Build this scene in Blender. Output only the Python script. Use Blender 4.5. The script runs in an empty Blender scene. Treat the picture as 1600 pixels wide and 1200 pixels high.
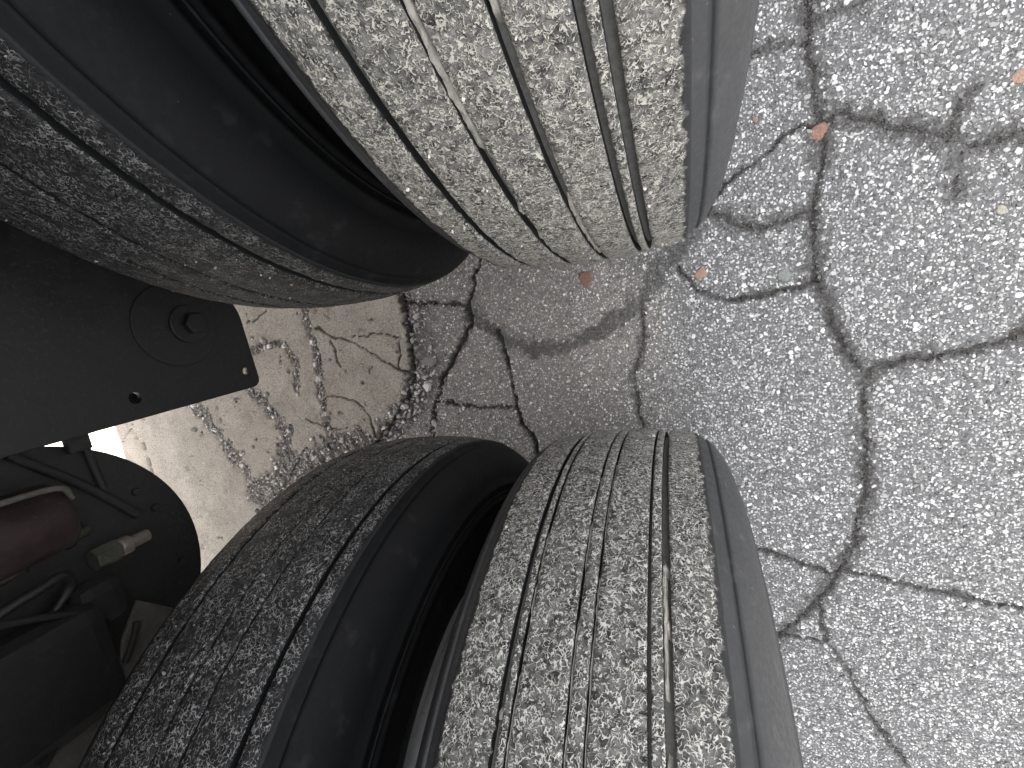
import bpy, bmesh, math, random
import numpy as np
from mathutils import Vector, Matrix

R_ = math.radians
scene = bpy.context.scene
rng = np.random.default_rng(7)
random.seed(7)

# ---------------------------------------------------------------- camera
cam_data = bpy.data.cameras.new('camera')
cam = bpy.data.objects.new('camera', cam_data)
scene.collection.objects.link(cam)
cam.location = (0.08123, 0.08206, 0.99707)
cam.rotation_euler = (-0.23124, 0.33616, -0.15253)
cam_data.sensor_fit = 'HORIZONTAL'
cam_data.sensor_width = 36.0
cam_data.lens = 36.0 * 700.0 / 1600.0
cam_data.clip_start = 0.01
cam_data.clip_end = 500.0
scene.camera = cam
scene.render.resolution_x = 1024
scene.render.resolution_y = 768

# ---------------------------------------------------------------- light
SUN_EL, SUN_AZ = R_(74), R_(-97)          # azimuth clockwise from +Y: the sun stands over the far side of the trailer
world = bpy.data.worlds.new('World')
scene.world = world
world.use_nodes = True
wn = world.node_tree
wn.nodes.clear()
sky = wn.nodes.new('ShaderNodeTexSky')
sky.sky_type = 'NISHITA'
sky.sun_disc = False
sky.sun_elevation = SUN_EL
sky.sun_rotation = SUN_AZ
sky.air_density = 1.0
sky.dust_density = 5.0
sky.ozone_density = 0.6
bg = wn.nodes.new('ShaderNodeBackground')
bg.inputs['Strength'].default_value = 0.13
wo = wn.nodes.new('ShaderNodeOutputWorld')
hsv = wn.nodes.new('ShaderNodeHueSaturation')      # thin white haze over the whole sky
hsv.inputs['Saturation'].default_value = 0.22
wn.links.new(sky.outputs[0], hsv.inputs['Color'])
wn.links.new(hsv.outputs[0], bg.inputs[0])
wn.links.new(bg.outputs[0], wo.inputs[0])

sd = bpy.data.lights.new('sun', 'SUN')
sd.energy = 5.0
sd.angle = R_(0.5)
sd.color = (1.0, 0.95, 0.88)
sun = bpy.data.objects.new('sun', sd)
scene.collection.objects.link(sun)
sdir = Vector((math.sin(SUN_AZ) * math.cos(SUN_EL), math.cos(SUN_AZ) * math.cos(SUN_EL), math.sin(SUN_EL)))
sun.rotation_euler = sdir.to_track_quat('Z', 'Y').to_euler()
sun.location = sdir * 20

vs = scene.view_settings
vs.view_transform = 'Standard'
vs.look = 'None'
vs.gamma = 1.0
vs.use_curve_mapping = False
vs.exposure = 2.38
scene.cycles.max_bounces = 6
scene.cycles.diffuse_bounces = 3
scene.cycles.glossy_bounces = 2

# ---------------------------------------------------------------- helpers
COL = scene.collection


def link(name, me, mat=None, parent=None, loc=None):
    o = bpy.data.objects.new(name, me)
    COL.objects.link(o)
    if mat is not None and me is not None and not me.materials:
        me.materials.append(mat)
    if parent is not None:
        o.parent = parent
    if loc is not None:
        o.location = loc
    return o


def tag(o, label, cat, group=None):
    o['label'] = label
    o['category'] = cat
    if group:
        o['group'] = group
    return o


def empty(name, loc):
    o = bpy.data.objects.new(name, None)
    o.empty_display_size = 0.1
    COL.objects.link(o)
    o.location = loc
    return o


def np_mesh(name, verts, faces, attrs=None, smooth=True):
    """verts (N,3), faces (M,k) all with k corners"""
    me = bpy.data.meshes.new(name)
    verts = np.asarray(verts, np.float32)
    faces = np.asarray(faces, np.int32)
    m, k = faces.shape
    me.vertices.add(len(verts))
    me.vertices.foreach_set('co', verts.ravel())
    me.loops.add(m * k)
    me.loops.foreach_set('vertex_index', faces.ravel())
    me.polygons.add(m)
    me.polygons.foreach_set('loop_start', np.arange(m, dtype=np.int32) * k)
    me.polygons.foreach_set('use_smooth', np.full(m, smooth, dtype=bool))
    if attrs:
        for an, av in attrs.items():
            av = np.asarray(av, np.float32)
            a = me.attributes.new(an, 'FLOAT', 'POINT')
            a.data.foreach_set('value', av.ravel())
    me.update(calc_edges=True)
    return me


def grid_faces(nu, nv, wrap_u=False):
    i = np.arange(nu if wrap_u else nu - 1)
    j = np.arange(nv - 1)
    I, J = np.meshgrid(i, j, indexing='ij')
    I2 = (I + 1) % nu
    return np.stack([I * nv + J, I2 * nv + J, I2 * nv + J + 1, I * nv + J + 1], -1).reshape(-1, 4)


_perm = np.random.default_rng(99).random(1 << 16)


def vnoise(x, y, seed=0):
    """smooth value noise 0..1"""
    xi = np.floor(x).astype(np.int64)
    yi = np.floor(y).astype(np.int64)
    fx = x - xi
    fy = y - yi
    fx = fx * fx * (3 - 2 * fx)
    fy = fy * fy * (3 - 2 * fy)

    def h(a, b):
        return _perm[((a * 73856093) ^ (b * 19349663) ^ (seed * 83492791)) & 0xFFFF]
    return (h(xi, yi) * (1 - fx) + h(xi + 1, yi) * fx) * (1 - fy) + (h(xi, yi + 1) * (1 - fx) + h(xi + 1, yi + 1) * fx) * fy


def fbm(x, y, seed=0, n=4):
    s, a, t = 0, 0.5, 0
    for k in range(n):
        s = s + a * vnoise(x * 2 ** k, y * 2 ** k, seed + k * 17)
        t += a
        a *= 0.5
    return s / t


def sstep(a, b, x):
    t = np.clip((x - a) / (b - a), 0, 1)
    return t * t * (3 - 2 * t)


def poly_dist(px, py, pts):
    d = np.full(px.shape, 9.0)
    for (x0, y0), (x1, y1) in zip(pts[:-1], pts[1:]):
        dx, dy = x1 - x0, y1 - y0
        t = np.clip(((px - x0) * dx + (py - y0) * dy) / (dx * dx + dy * dy + 1e-12), 0, 1)
        d = np.minimum(d, np.hypot(px - x0 - t * dx, py - y0 - t * dy))
    return d


# ---------------------------------------------------------------- materials
class NT:
    def __init__(self, name):
        self.m = bpy.data.materials.new(name)
        self.m.use_nodes = True
        self.t = self.m.node_tree
        self.t.nodes.clear()
        self.out = self.t.nodes.new('ShaderNodeOutputMaterial')
        self.b = self.t.nodes.new('ShaderNodeBsdfPrincipled')
        self.t.links.new(self.b.outputs[0], self.out.inputs[0])

    def put(self, sock, v):
        if isinstance(v, bpy.types.NodeSocket):
            self.t.links.new(v, sock)
        elif isinstance(v, (tuple, list)) and len(v) == 3 and sock.type == 'RGBA':
            sock.default_value = (*v, 1)
        else:
            sock.default_value = v

    def obj(self, off=(0, 0, 0)):
        tc = self.t.nodes.new('ShaderNodeTexCoord')
        mp = self.t.nodes.new('ShaderNodeMapping')
        mp.inputs['Location'].default_value = off
        self.t.links.new(tc.outputs['Object'], mp.inputs['Vector'])
        return mp.outputs[0]

    def attr(self, n):
        a = self.t.nodes.new('ShaderNodeAttribute')
        a.attribute_name = n
        return a.outputs['Fac']

    def noise(self, vec, scale, detail=2, rough=0.5, dist=0.0, color=False):
        n = self.t.nodes.new('ShaderNodeTexNoise')
        self.put(n.inputs['Vector'], vec)
        n.inputs['Scale'].default_value = scale
        n.inputs['Detail'].default_value = detail
        n.inputs['Roughness'].default_value = rough
        n.inputs['Distortion'].default_value = dist
        return n.outputs['Color' if color else 'Fac']

    def voro(self, vec, scale, feature='F1', out='Distance', rand=1.0):
        n = self.t.nodes.new('ShaderNodeTexVoronoi')
        n.feature = feature
        self.put(n.inputs['Vector'], vec)
        n.inputs['Scale'].default_value = scale
        n.inputs['Randomness'].default_value = rand
        return n.outputs[out]

    def math(self, op, a, b=0.0, clamp=False):
        n = self.t.nodes.new('ShaderNodeMath')
        n.operation = op
        n.use_clamp = clamp
        self.put(n.inputs[0], a)
        self.put(n.inputs[1], b)
        return n.outputs[0]

    def rng(self, v, a, b, c=0.0, d=1.0, smooth=True):
        n = self.t.nodes.new('ShaderNodeMapRange')
        n.interpolation_type = 'SMOOTHSTEP' if smooth else 'LINEAR'
        for s, x in zip(('Value', 'From Min', 'From Max', 'To Min', 'To Max'), (v, a, b, c, d)):
            self.put(n.inputs[s], x)
        return n.outputs[0]

    def mix(self, f, a, b):
        n = self.t.nodes.new('ShaderNodeMix')
        n.data_type = 'RGBA'
        self.put(n.inputs[0], f)
        self.put(n.inputs[6], a)
        self.put(n.inputs[7], b)
        return n.outputs[2]

    def ramp(self, f, stops, const=False):
        n = self.t.nodes.new('ShaderNodeValToRGB')
        e = n.color_ramp.elements
        n.color_ramp.interpolation = 'CONSTANT' if const else 'LINEAR'
        while len(e) < len(stops):
            e.new(0.5)
        for el, (p, c) in zip(e, stops):
            el.position = p
            el.color = (*c, 1) if len(c) == 3 else c
        self.put(n.inputs[0], f)
        return n.outputs[0]

    def vadd(self, a, b, s):
        n = self.t.nodes.new('ShaderNodeVectorMath')
        n.operation = 'MULTIPLY_ADD'
        self.put(n.inputs[0], b)
        n.inputs[1].default_value = (s, s, s)
        self.put(n.inputs[2], a)
        return n.outputs[0]

    def bump(self, h, dist, strength=1.0, normal=None):
        n = self.t.nodes.new('ShaderNodeBump')
        n.inputs['Strength'].default_value = strength
        n.inputs['Distance'].default_value = dist
        self.put(n.inputs['Height'], h)
        if normal is not None:
            self.put(n.inputs['Normal'], normal)
        return n.outputs[0]

    def done(self, col, rough=0.8, normal=None, metal=0.0, spec=0.5):
        self.put(self.b.inputs['Base Color'], col)
        self.put(self.b.inputs['Roughness'], rough)
        self.b.inputs['Metallic'].default_value = metal
        self.b.inputs['Specular IOR Level'].default_value = spec
        if normal is not None:
            self.put(self.b.inputs['Normal'], normal)
        return self.m


def g3(v, w=1.0, b=1.0):
    return (v * w, v, v * b)


def mat_seal():
    n = NT('grey_chip_seal')
    p = n.obj()
    crack = n.attr('crack')
    pd = n.vadd(p, n.noise(p, 300, 1, color=True), 0.004)
    v = n.t.nodes.new('ShaderNodeTexVoronoi')
    n.put(v.inputs['Vector'], pd)
    v.inputs['Scale'].default_value = 185
    dist, cell = v.outputs['Distance'], v.outputs['Color']
    sep = n.t.nodes.new('ShaderNodeSeparateColor')
    n.t.links.new(cell, sep.inputs[0])
    chip = n.ramp(sep.outputs[0], [(0.0, (0.09, 0.09, 0.089)), (0.25, (0.135, 0.135, 0.134)), (0.45, (0.20, 0.20, 0.198)), (0.6, (0.29, 0.29, 0.286)), (0.8, (0.45, 0.45, 0.44)), (1.0, (0.60, 0.60, 0.59))])
    binder = n.mix(n.noise(p, 60, 2), (0.10, 0.0995, 0.099), (0.165, 0.164, 0.162))
    seal = n.mix(n.rng(dist, 0.36, 0.58), chip, binder)
    film = n.attr('dusty')
    seal = n.mix(n.math('MULTIPLY', film, 0.42), seal, (0.48, 0.425, 0.355))  # dust colour, also lifted to brighten the dim strip between the wheels
    dirt = n.ramp(n.noise(p, 240, 3, 0.7), [(0.3, (0.028, 0.026, 0.024)), (0.55, (0.075, 0.071, 0.067)), (0.72, (0.20, 0.195, 0.185))])
    seal = n.mix(n.math('MULTIPLY', crack, 0.9), seal, dirt)
    hs = n.math('MULTIPLY', n.rng(dist, 0.2, 0.6, 1.0, 0.0), n.math('ADD', 0.45, sep.outputs[1]))
    return n.done(seal, 0.78, n.bump(hs, 0.0018, 1.0), spec=0.35)


def mat_slab():
    n = NT('beige_cement_skin')
    p = n.obj()
    crack, grav = n.attr('crack'), n.attr('gravel')
    bn = n.noise(p, 11, 5, 0.72)
    skin = n.ramp(bn, [(0.22, (0.29, 0.25, 0.205)), (0.5, (0.43, 0.38, 0.32)), (0.78, (0.57, 0.515, 0.44))])
    fine = n.noise(p, 230, 4, 0.75)
    skin = n.mix(n.rng(fine, 0.52, 0.66), skin, (0.63, 0.575, 0.495))
    skin = n.mix(n.rng(fine, 0.45, 0.33), skin, (0.17, 0.138, 0.108))
    gd = n.ramp(n.noise(p, 260, 2, 0.7), [(0.3, (0.10, 0.086, 0.073)), (0.5, (0.23, 0.203, 0.173)), (0.7, (0.46, 0.42, 0.37))])
    skin = n.mix(grav, skin, gd)
    skin = n.mix(crack, skin, (0.085, 0.068, 0.056))
    return n.done(skin, 0.85, n.bump(fine, 0.0042, 1.0), spec=0.3)


def mat_stone(name, warm=0.0, dim=1.0):
    n = NT(name)
    p = n.obj()
    t = n.attr('tone')
    k = dim
    s = [(0.0, 0.08), (0.16, 0.15), (0.36, 0.22), (0.52, 0.32), (0.68, 0.44), (0.85, 0.57), (1.0, 0.70)]
    col = n.ramp(t, [(a, (v * k, v * k * (1 - 0.03 - warm), v * k * (1 - 0.05 - 2 * warm))) for a, v in s])
    f = n.noise(p, 500, 3, 0.6)
    col = n.mix(n.rng(f, 0.5, 0.8, 0, 0.35), col, (0.26 * k, 0.25 * k, 0.24 * k))
    return n.done(col, 0.62, n.bump(f, 0.0006, 0.6), spec=0.45)


def mat_solid_stone(name, c1, c2):
    n = NT(name)
    p = n.obj()
    f = n.noise(p, 420, 3, 0.7)
    return n.done(n.mix(n.rng(f, 0.38, 0.6), c1, c2), 0.8, n.bump(f, 0.0012, 1.0))


def mat_tread(name, off, cover, mud_a, mud_b, film, sc=1.0, width=0.04, blobs=0.5, rubber=1.0):
    """worn rubber tread with a film of dust and dried, wriggling ridges of pale mud"""
    n = NT(name)
    p = n.obj(off)
    dust = n.attr('dust')
    pw = n.vadd(p, n.noise(p, 150 * sc, 1, color=True), 0.005)

    def worm(scale, w_, seed):
        q = n.t.nodes.new('ShaderNodeVectorMath')
        q.operation = 'ADD'
        n.put(q.inputs[0], pw)
        q.inputs[1].default_value = (seed, seed * 1.7, seed * 0.3)
        v = n.noise(q.outputs[0], scale, 1, 0.4)
        v = n.math('ABSOLUTE', n.math('SUBTRACT', v, 0.5))
        return n.rng(v, w_ * 0.45, w_, 1.0, 0.0)
    w = n.math('MAXIMUM', worm(170 * sc, width, 1.3), worm(270 * sc, width * 1.1, 4.1))
    patch = n.noise(p, 45 * sc, 3, 0.65)
    brk = n.rng(n.noise(p, 240 * sc, 1), 0.38, 0.50)
    w = n.math('MULTIPLY', w, n.math('MAXIMUM', brk, n.rng(patch, 0.5, 0.62)))
    pm = n.rng(patch, 0.60 - cover * 0.36, 0.70 - cover * 0.30)
    blob = n.rng(n.noise(p, 110 * sc, 3, 0.65), 0.70 - blobs * 0.14, 0.78 - blobs * 0.14)
    m = n.math('MAXIMUM', n.math('MULTIPLY', w, n.math('ADD', n.math('MULTIPLY', pm, 0.7), 0.3)), n.math('MULTIPLY', blob, 0.9))
    rag = n.math('ADD', dust, n.math('MULTIPLY', n.math('SUBTRACT', n.noise(p, 100, 3, 0.65), 0.5), 1.0))
    dm = n.rng(rag, 0.40, 0.58)
    m = n.math('MULTIPLY', m, dm)
    k = rubber
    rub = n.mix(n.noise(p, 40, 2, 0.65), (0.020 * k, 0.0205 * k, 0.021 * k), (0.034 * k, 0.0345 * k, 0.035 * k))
    fl = n.math('MULTIPLY', n.rng(n.noise(p, 130, 3, 0.7), 0.3, 0.75), dm)
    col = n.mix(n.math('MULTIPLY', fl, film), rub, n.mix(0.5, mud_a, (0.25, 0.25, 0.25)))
    mud = n.mix(n.noise(p, 60, 2, 0.6), mud_a, mud_b)
    col = n.mix(m, col, mud)
    h = n.math('ADD', m, n.math('MULTIPLY', n.noise(p, 600, 1, 0.7), 0.3))
    return n.done(col, n.rng(m, 0, 1, 0.62, 0.95), n.bump(h, 0.0016, 1.0), spec=0.3)


def mat_rubber(name, off, dusty=0.12, k=1.0, groove=0.0):
    n = NT(name)
    p = n.obj(off)
    a = n.noise(p, 12, 3, 0.6)
    f = n.noise(p, 260, 2, 0.65)
    col = n.mix(a, (0.031 * k, 0.0315 * k, 0.0325 * k), (0.050 * k, 0.0512 * k, 0.0535 * k))
    if groove:
        col = n.mix(n.rng(f, 0.3, 0.7, groove * 0.5, groove), col, (0.22, 0.215, 0.195))
    sm = n.rng(n.noise(p, 38, 3, 0.7), 0.55, 0.8)
    col = n.mix(n.math('MULTIPLY', sm, dusty * 2.5), col, (0.16, 0.16, 0.16))
    scuff = n.rng(n.noise(p, 170, 3, 0.7), 0.70, 0.76)
    col = n.mix(n.math('MULTIPLY', scuff, dusty * 4), col, (0.3, 0.29, 0.27))
    return n.done(col, n.rng(f, 0.2, 0.8, 0.48, 0.7), n.bump(f, 0.0005, 0.6), spec=0.4 * k)


def mat_paint(name, c1, c2, rough=0.6, metal=0.0, scale=30, dust=0.25, dustc=(0.17, 0.155, 0.14)):
    n = NT(name)
    p = n.obj()
    a = n.noise(p, scale, 6, 0.65)
    col = n.mix(n.rng(a, 0.35, 0.65), c1, c2)
    d = n.rng(n.noise(p, scale * 5, 5, 0.7), 0.5, 0.75)
    col = n.mix(n.math('MULTIPLY', d, dust), col, dustc)
    return n.done(col, n.rng(a, 0.3, 0.7, rough - 0.12, rough + 0.12), n.bump(d, 0.0006, 0.5), metal=metal)


M = {}
M['seal'] = mat_seal()
M['slab'] = mat_slab()
M['chips'] = mat_stone('stone_chips')
M['chips_warm'] = mat_stone('dusty_lightened_chips', warm=0.035, dim=1.3)  # dusty chips, colour brightened to make up for weak light by the trailer
M['pebble_red'] = mat_solid_stone('red_stone', (0.17, 0.085, 0.058), (0.28, 0.17, 0.125))
M['pebble_orange'] = mat_solid_stone('orange_stone', (0.23, 0.14, 0.092), (0.33, 0.23, 0.165))
M['pebble_grey'] = mat_solid_stone('grey_stone', (0.14, 0.15, 0.14), (0.22, 0.23, 0.21))
M['pebble_tan'] = mat_solid_stone('tan_stone', (0.27, 0.25, 0.20), (0.36, 0.335, 0.28))
M['black_paint'] = mat_paint('black_chassis_paint', (0.010, 0.010, 0.010), (0.017, 0.0165, 0.016), 0.6, dust=0.12)
M['dark_steel'] = mat_paint('dark_dusty_steel', (0.012, 0.0115, 0.011), (0.022, 0.020, 0.018), 0.7, dust=0.12)
M['pale_steel'] = mat_paint('dusty_grey_steel', (0.07, 0.064, 0.055), (0.11, 0.10, 0.085), 0.7, dust=0.3, dustc=(0.26, 0.23, 0.19))
M['zinc'] = mat_paint('plated_bolt', (0.17, 0.15, 0.125), (0.27, 0.24, 0.20), 0.45, metal=0.3, dust=0.4, dustc=(0.3, 0.26, 0.21))
M['brass'] = mat_paint('greenish_plating', (0.06, 0.061, 0.05), (0.11, 0.107, 0.085), 0.5, metal=0.3, dust=0.5, dustc=(0.2, 0.18, 0.14))
M['maroon'] = mat_paint('maroon_paint', (0.018, 0.0075, 0.008), (0.026, 0.011, 0.011), 0.6, dust=0.08)
M['pipe'] = mat_paint('steel_pipe', (0.08, 0.08, 0.07), (0.16, 0.155, 0.135), 0.35, metal=0.8, dust=0.15)
M['shade_black'] = mat_paint('shade_black_steel', (0.006, 0.006, 0.006), (0.011, 0.0105, 0.010), 0.85, dust=0.05)  # near-black base colour stands in for the deep shade at lower left
M['white_body'] = mat_paint('white_trailer_skin', (0.70, 0.70, 0.69), (0.78, 0.78, 0.77), 0.45, scale=3, dust=0.1)
M['wood_floor'] = mat_paint('trailer_floor_underside', (0.05, 0.043, 0.035), (0.09, 0.077, 0.062), 0.8, scale=8, dust=0.3)
M['rim_steel'] = mat_paint('white_wheel_steel', (0.45, 0.45, 0.44), (0.6, 0.6, 0.58), 0.5, scale=15, dust=0.6)
M['scuff'] = mat_paint('pale_scuff', (0.16, 0.16, 0.155), (0.30, 0.295, 0.285), 0.9, scale=400, dust=0.3)
M['mud'] = mat_paint('dried_mud', (0.36, 0.34, 0.30), (0.50, 0.475, 0.42), 0.95, scale=160, dust=0.5, dustc=(0.22, 0.2, 0.16))

# ---------------------------------------------------------------- ground
LINES = {
    'C1': [(0.322, 0.564), (0.327, 0.506), (0.329, 0.467), (0.322, 0.44), (0.332, 0.397), (0.334, 0.356), (0.342, 0.312), (0.343, 0.259), (0.333, 0.197), (0.325, 0.143), (0.328, 0.085), (0.323, 0.051), (0.34, 0.001), (0.359, -0.061), (0.384, -0.113), (0.402, -0.151), (0.403, -0.214), (0.405, -0.291), (0.403, -0.371), (0.397, -0.44), (0.381, -0.504), (0.361, -0.557), (0.323, -0.628), (0.286, -0.679), (0.251, -0.724), (0.208, -0.772)],
    'C2': [(0.326, 0.443), (0.296, 0.448), (0.262, 0.453), (0.231, 0.447), (0.194, 0.437)],
    'C2b': [(0.327, 0.477), (0.362, 0.476), (0.401, 0.474), (0.448, 0.493)],
    'C3': [(0.344, 0.306), (0.369, 0.318), (0.405, 0.304), (0.441, 0.279), (0.475, 0.263), (0.509, 0.247), (0.542, 0.226), (0.574, 0.222), (0.612, 0.228), (0.67, 0.236)],
    'C3b': [(0.542, 0.226), (0.535, 0.194), (0.532, 0.149)],
    'C3c': [(0.517, 0.252), (0.533, 0.287), (0.548, 0.315)],
    'C4': [(0.338, 0.308), (0.302, 0.312), (0.26, 0.285), (0.217, 0.261), (0.178, 0.242), (0.153, 0.206)],
    'C5': [(0.136, 0.209), (0.202, 0.166), (0.245, 0.152), (0.287, 0.156), (0.323, 0.166)],
    'C6': [(0.093, 0.1), (0.109, 0.072), (0.132, 0.049), (0.183, 0.025), (0.24, 0.027), (0.304, 0.03), (0.325, 0.039)],
    'C7': [(0.404, -0.151), (0.428, -0.135), (0.471, -0.123), (0.526, -0.12), (0.569, -0.113), (0.603, -0.1), (0.627, -0.09), (0.688, -0.067)],
    'C8': [(0.169, -0.509), (0.212, -0.518), (0.254, -0.532), (0.301, -0.55), (0.347, -0.565), (0.369, -0.561), (0.424, -0.573), (0.487, -0.586), (0.546, -0.59), (0.585, -0.604), (0.618, -0.606), (0.65, -0.613), (0.72, -0.618)],
    'C9': [(0.323, -0.636), (0.333, -0.729), (0.367, -0.787), (0.396, -0.863), (0.419, -0.924), (0.458, -0.981), (0.481, -1.025), (0.516, -1.118)],
    'C10': [(0.223, -0.728), (0.242, -0.729), (0.285, -0.728), (0.327, -0.73)],
    'D1': [(-0.313, 0.223), (-0.346, 0.17), (-0.365, 0.128), (-0.383, 0.085), (-0.38, 0.046), (-0.419, 0.004), (-0.466, -0.057), (-0.505, -0.112), (-0.528, -0.163), (-0.548, -0.232), (-0.58, -0.341)],
    'D2': [(-0.542, 0.119), (-0.453, 0.104), (-0.386, 0.089)],
    'D3': [(-0.381, 0.07), (-0.351, 0.043), (-0.314, 0.015), (-0.286, -0.011), (-0.226, -0.037), (-0.164, -0.038), (-0.104, -0.023), (-0.044, 0.006), (-0.001, 0.035), (0.027, 0.058), (0.057, 0.106), (0.096, 0.131), (0.134, 0.167)],
    'D4': [(-0.317, 0.019), (-0.308, -0.047), (-0.302, -0.095), (-0.298, -0.159), (-0.291, -0.208), (-0.269, -0.25), (-0.263, -0.283), (-0.256, -0.376)],
    'D5': [(-0.519, -0.137), (-0.448, -0.155), (-0.378, -0.166), (-0.3, -0.169)],
    'D6': [(0.013, 0.046), (0.015, -0.008), (0.002, -0.077), (-0.015, -0.118), (-0.014, -0.176), (-0.005, -0.229), (-0.005, -0.312)],
    'E1': [(-0.565, 0.19), (-0.558, 0.117), (-0.555, 0.059), (-0.56, -0.006), (-0.574, -0.073), (-0.604, -0.123), (-0.646, -0.174), (-0.726, -0.245), (-0.817, -0.341)],
    'F1': [(-0.85, 0.091), (-0.782, 0.055), (-0.722, 0.036), (-0.669, -0.004), (-0.617, -0.044), (-0.58, -0.055)],
    'F2': [(-0.738, 0.055), (-0.656, 0.051), (-0.579, 0.037)],
    'F3': [(-0.857, -0.097), (-0.783, -0.121), (-0.728, -0.161), (-0.722, -0.226)],
    'F4': [(-0.96, -0.168), (-0.872, -0.198), (-0.782, -0.201)],
    'F5': [(-1.225, 0.139), (-1.097, 0.133), (-1.008, 0.159)],
    'F6': [(-0.594, 0.039), (-0.592, -0.003), (-0.607, -0.044), (-0.571, -0.06)],
    'F7': [(-0.804, 0.054), (-0.797, -0.001), (-0.793, -0.028)],
    'F8': [(-2.052, -0.284), (-1.841, -0.212), (-1.753, -0.143)],
    'F9': [(-1.736, -0.144), (-1.733, -0.216), (-1.733, -0.338)],
    'F10': [(-1.22, -0.497), (-1.02, -0.288), (-0.986, -0.258)],
    'G1': [(-1.177, -0.035), (-1.152, -0.065), (-1.103, -0.111), (-1.07, -0.155), (-1.049, -0.205), (-1.06, -0.241), (-1.101, -0.297), (-1.145, -0.351)],
    'G2': [(-1.426, -0.08), (-1.397, -0.115), (-1.344, -0.198), (-1.3, -0.266), (-1.261, -0.328), (-1.247, -0.407)],
    'G3': [(-0.867, 0.167), (-0.875, 0.124), (-0.866, 0.044), (-0.871, -0.032), (-0.882, -0.103), (-0.884, -0.17), (-0.887, -0.225), (-0.918, -0.279)],
    'G4': [(-1.099, 0.051), (-1.051, 0.065), (-1.001, 0.064), (-0.969, 0.055), (-0.943, 0.004), (-0.966, -0.07)],
    'G5': [(-1.212, -0.474), (-1.098, -0.372), (-0.97, -0.289), (-0.863, -0.251), (-0.77, -0.244)],
    'G6': [(-1.128, -0.383), (-1.029, -0.319), (-0.9, -0.3)],
    'G7': [(-0.709, -0.264), (-0.652, -0.201), (-0.582, -0.16), (-0.559, -0.187), (-0.581, -0.249)],
    'G8': [(-1.247, -0.407), (-1.148, -0.361), (-1.062, -0.34)],
}
# line: (half width of the dark band, depth, half width of the sharp slit, strength)
SPEC = {
    'C1': (0.013, 0.007, 0.0022, 0.9), 'C2': (0.009, 0.004, 0.001, 0.7), 'C2b': (0.009, 0.004, 0.001, 0.6), 'C3': (0.013, 0.006, 0.0015, 0.95), 'C3b': (0.012, 0.004, 0.001, 0.7),
    'C3c': (0.009, 0.004, 0.001, 0.75), 'C4': (0.006, 0.006, 0.0022, 0.85), 'C5': (0.010, 0.005, 0.0015, 0.75), 'C6': (0.007, 0.006, 0.002, 0.9), 'C7': (0.011, 0.007, 0.0025, 0.95),
    'C8': (0.006, 0.006, 0.0025, 0.9), 'C9': (0.006, 0.005, 0.002, 0.75), 'C10': (0.005, 0.005, 0.0018, 0.7), 'D1': (0.007, 0.012, 0.0048, 1.0), 'D2': (0.005, 0.007, 0.003, 0.9),
    'D3': (0.016, 0.004, 0.0, 0.85), 'D4': (0.005, 0.014, 0.0046, 1.0), 'D5': (0.005, 0.007, 0.0028, 0.9), 'D6': (0.009, 0.005, 0.0015, 0.85), 'E1': (0.012, 0.012, 0.0036, 0.95),
}
for k in list(SPEC):
    if k[0] == 'C':
        SPEC[k] = (SPEC[k][0] * 1.35, SPEC[k][1] * 1.5, SPEC[k][2] * 1.6, min(1.0, SPEC[k][3] * 1.25))
for k in ('C4', 'C6', 'C8', 'C9', 'C10'):
    SPEC[k] = (SPEC[k][0] * 0.68, SPEC[k][1], SPEC[k][2] * 0.75, SPEC[k][3])
SPEC['C1'] = (0.0145, 0.009, 0.0028, 1.0)
for k in LINES:
    if k[0] == 'F':
        SPEC[k] = (0.0019, 0.0045, 0.0016, 0.8)
GSPEC = {'G1': 0.022, 'G2': 0.024, 'G3': 0.012, 'G4': 0.012, 'G5': 0.040, 'G6': 0.05, 'G7': 0.042, 'G8': 0.035}
CRACKBOX = {k: (min(p[0] for p in v) - .08, max(p[0] for p in v) + .08, min(p[1] for p in v) - .08, max(p[1] for p in v) + .08) for k, v in LINES.items()}
SLAB_EDGE = [(-0.50, 0.7), (-0.54, 0.40)] + LINES['E1'] + [(-0.90, -0.50), (-1.02, -0.75), (-1.2, -1.2), (-1.4, -2.5)]


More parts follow.
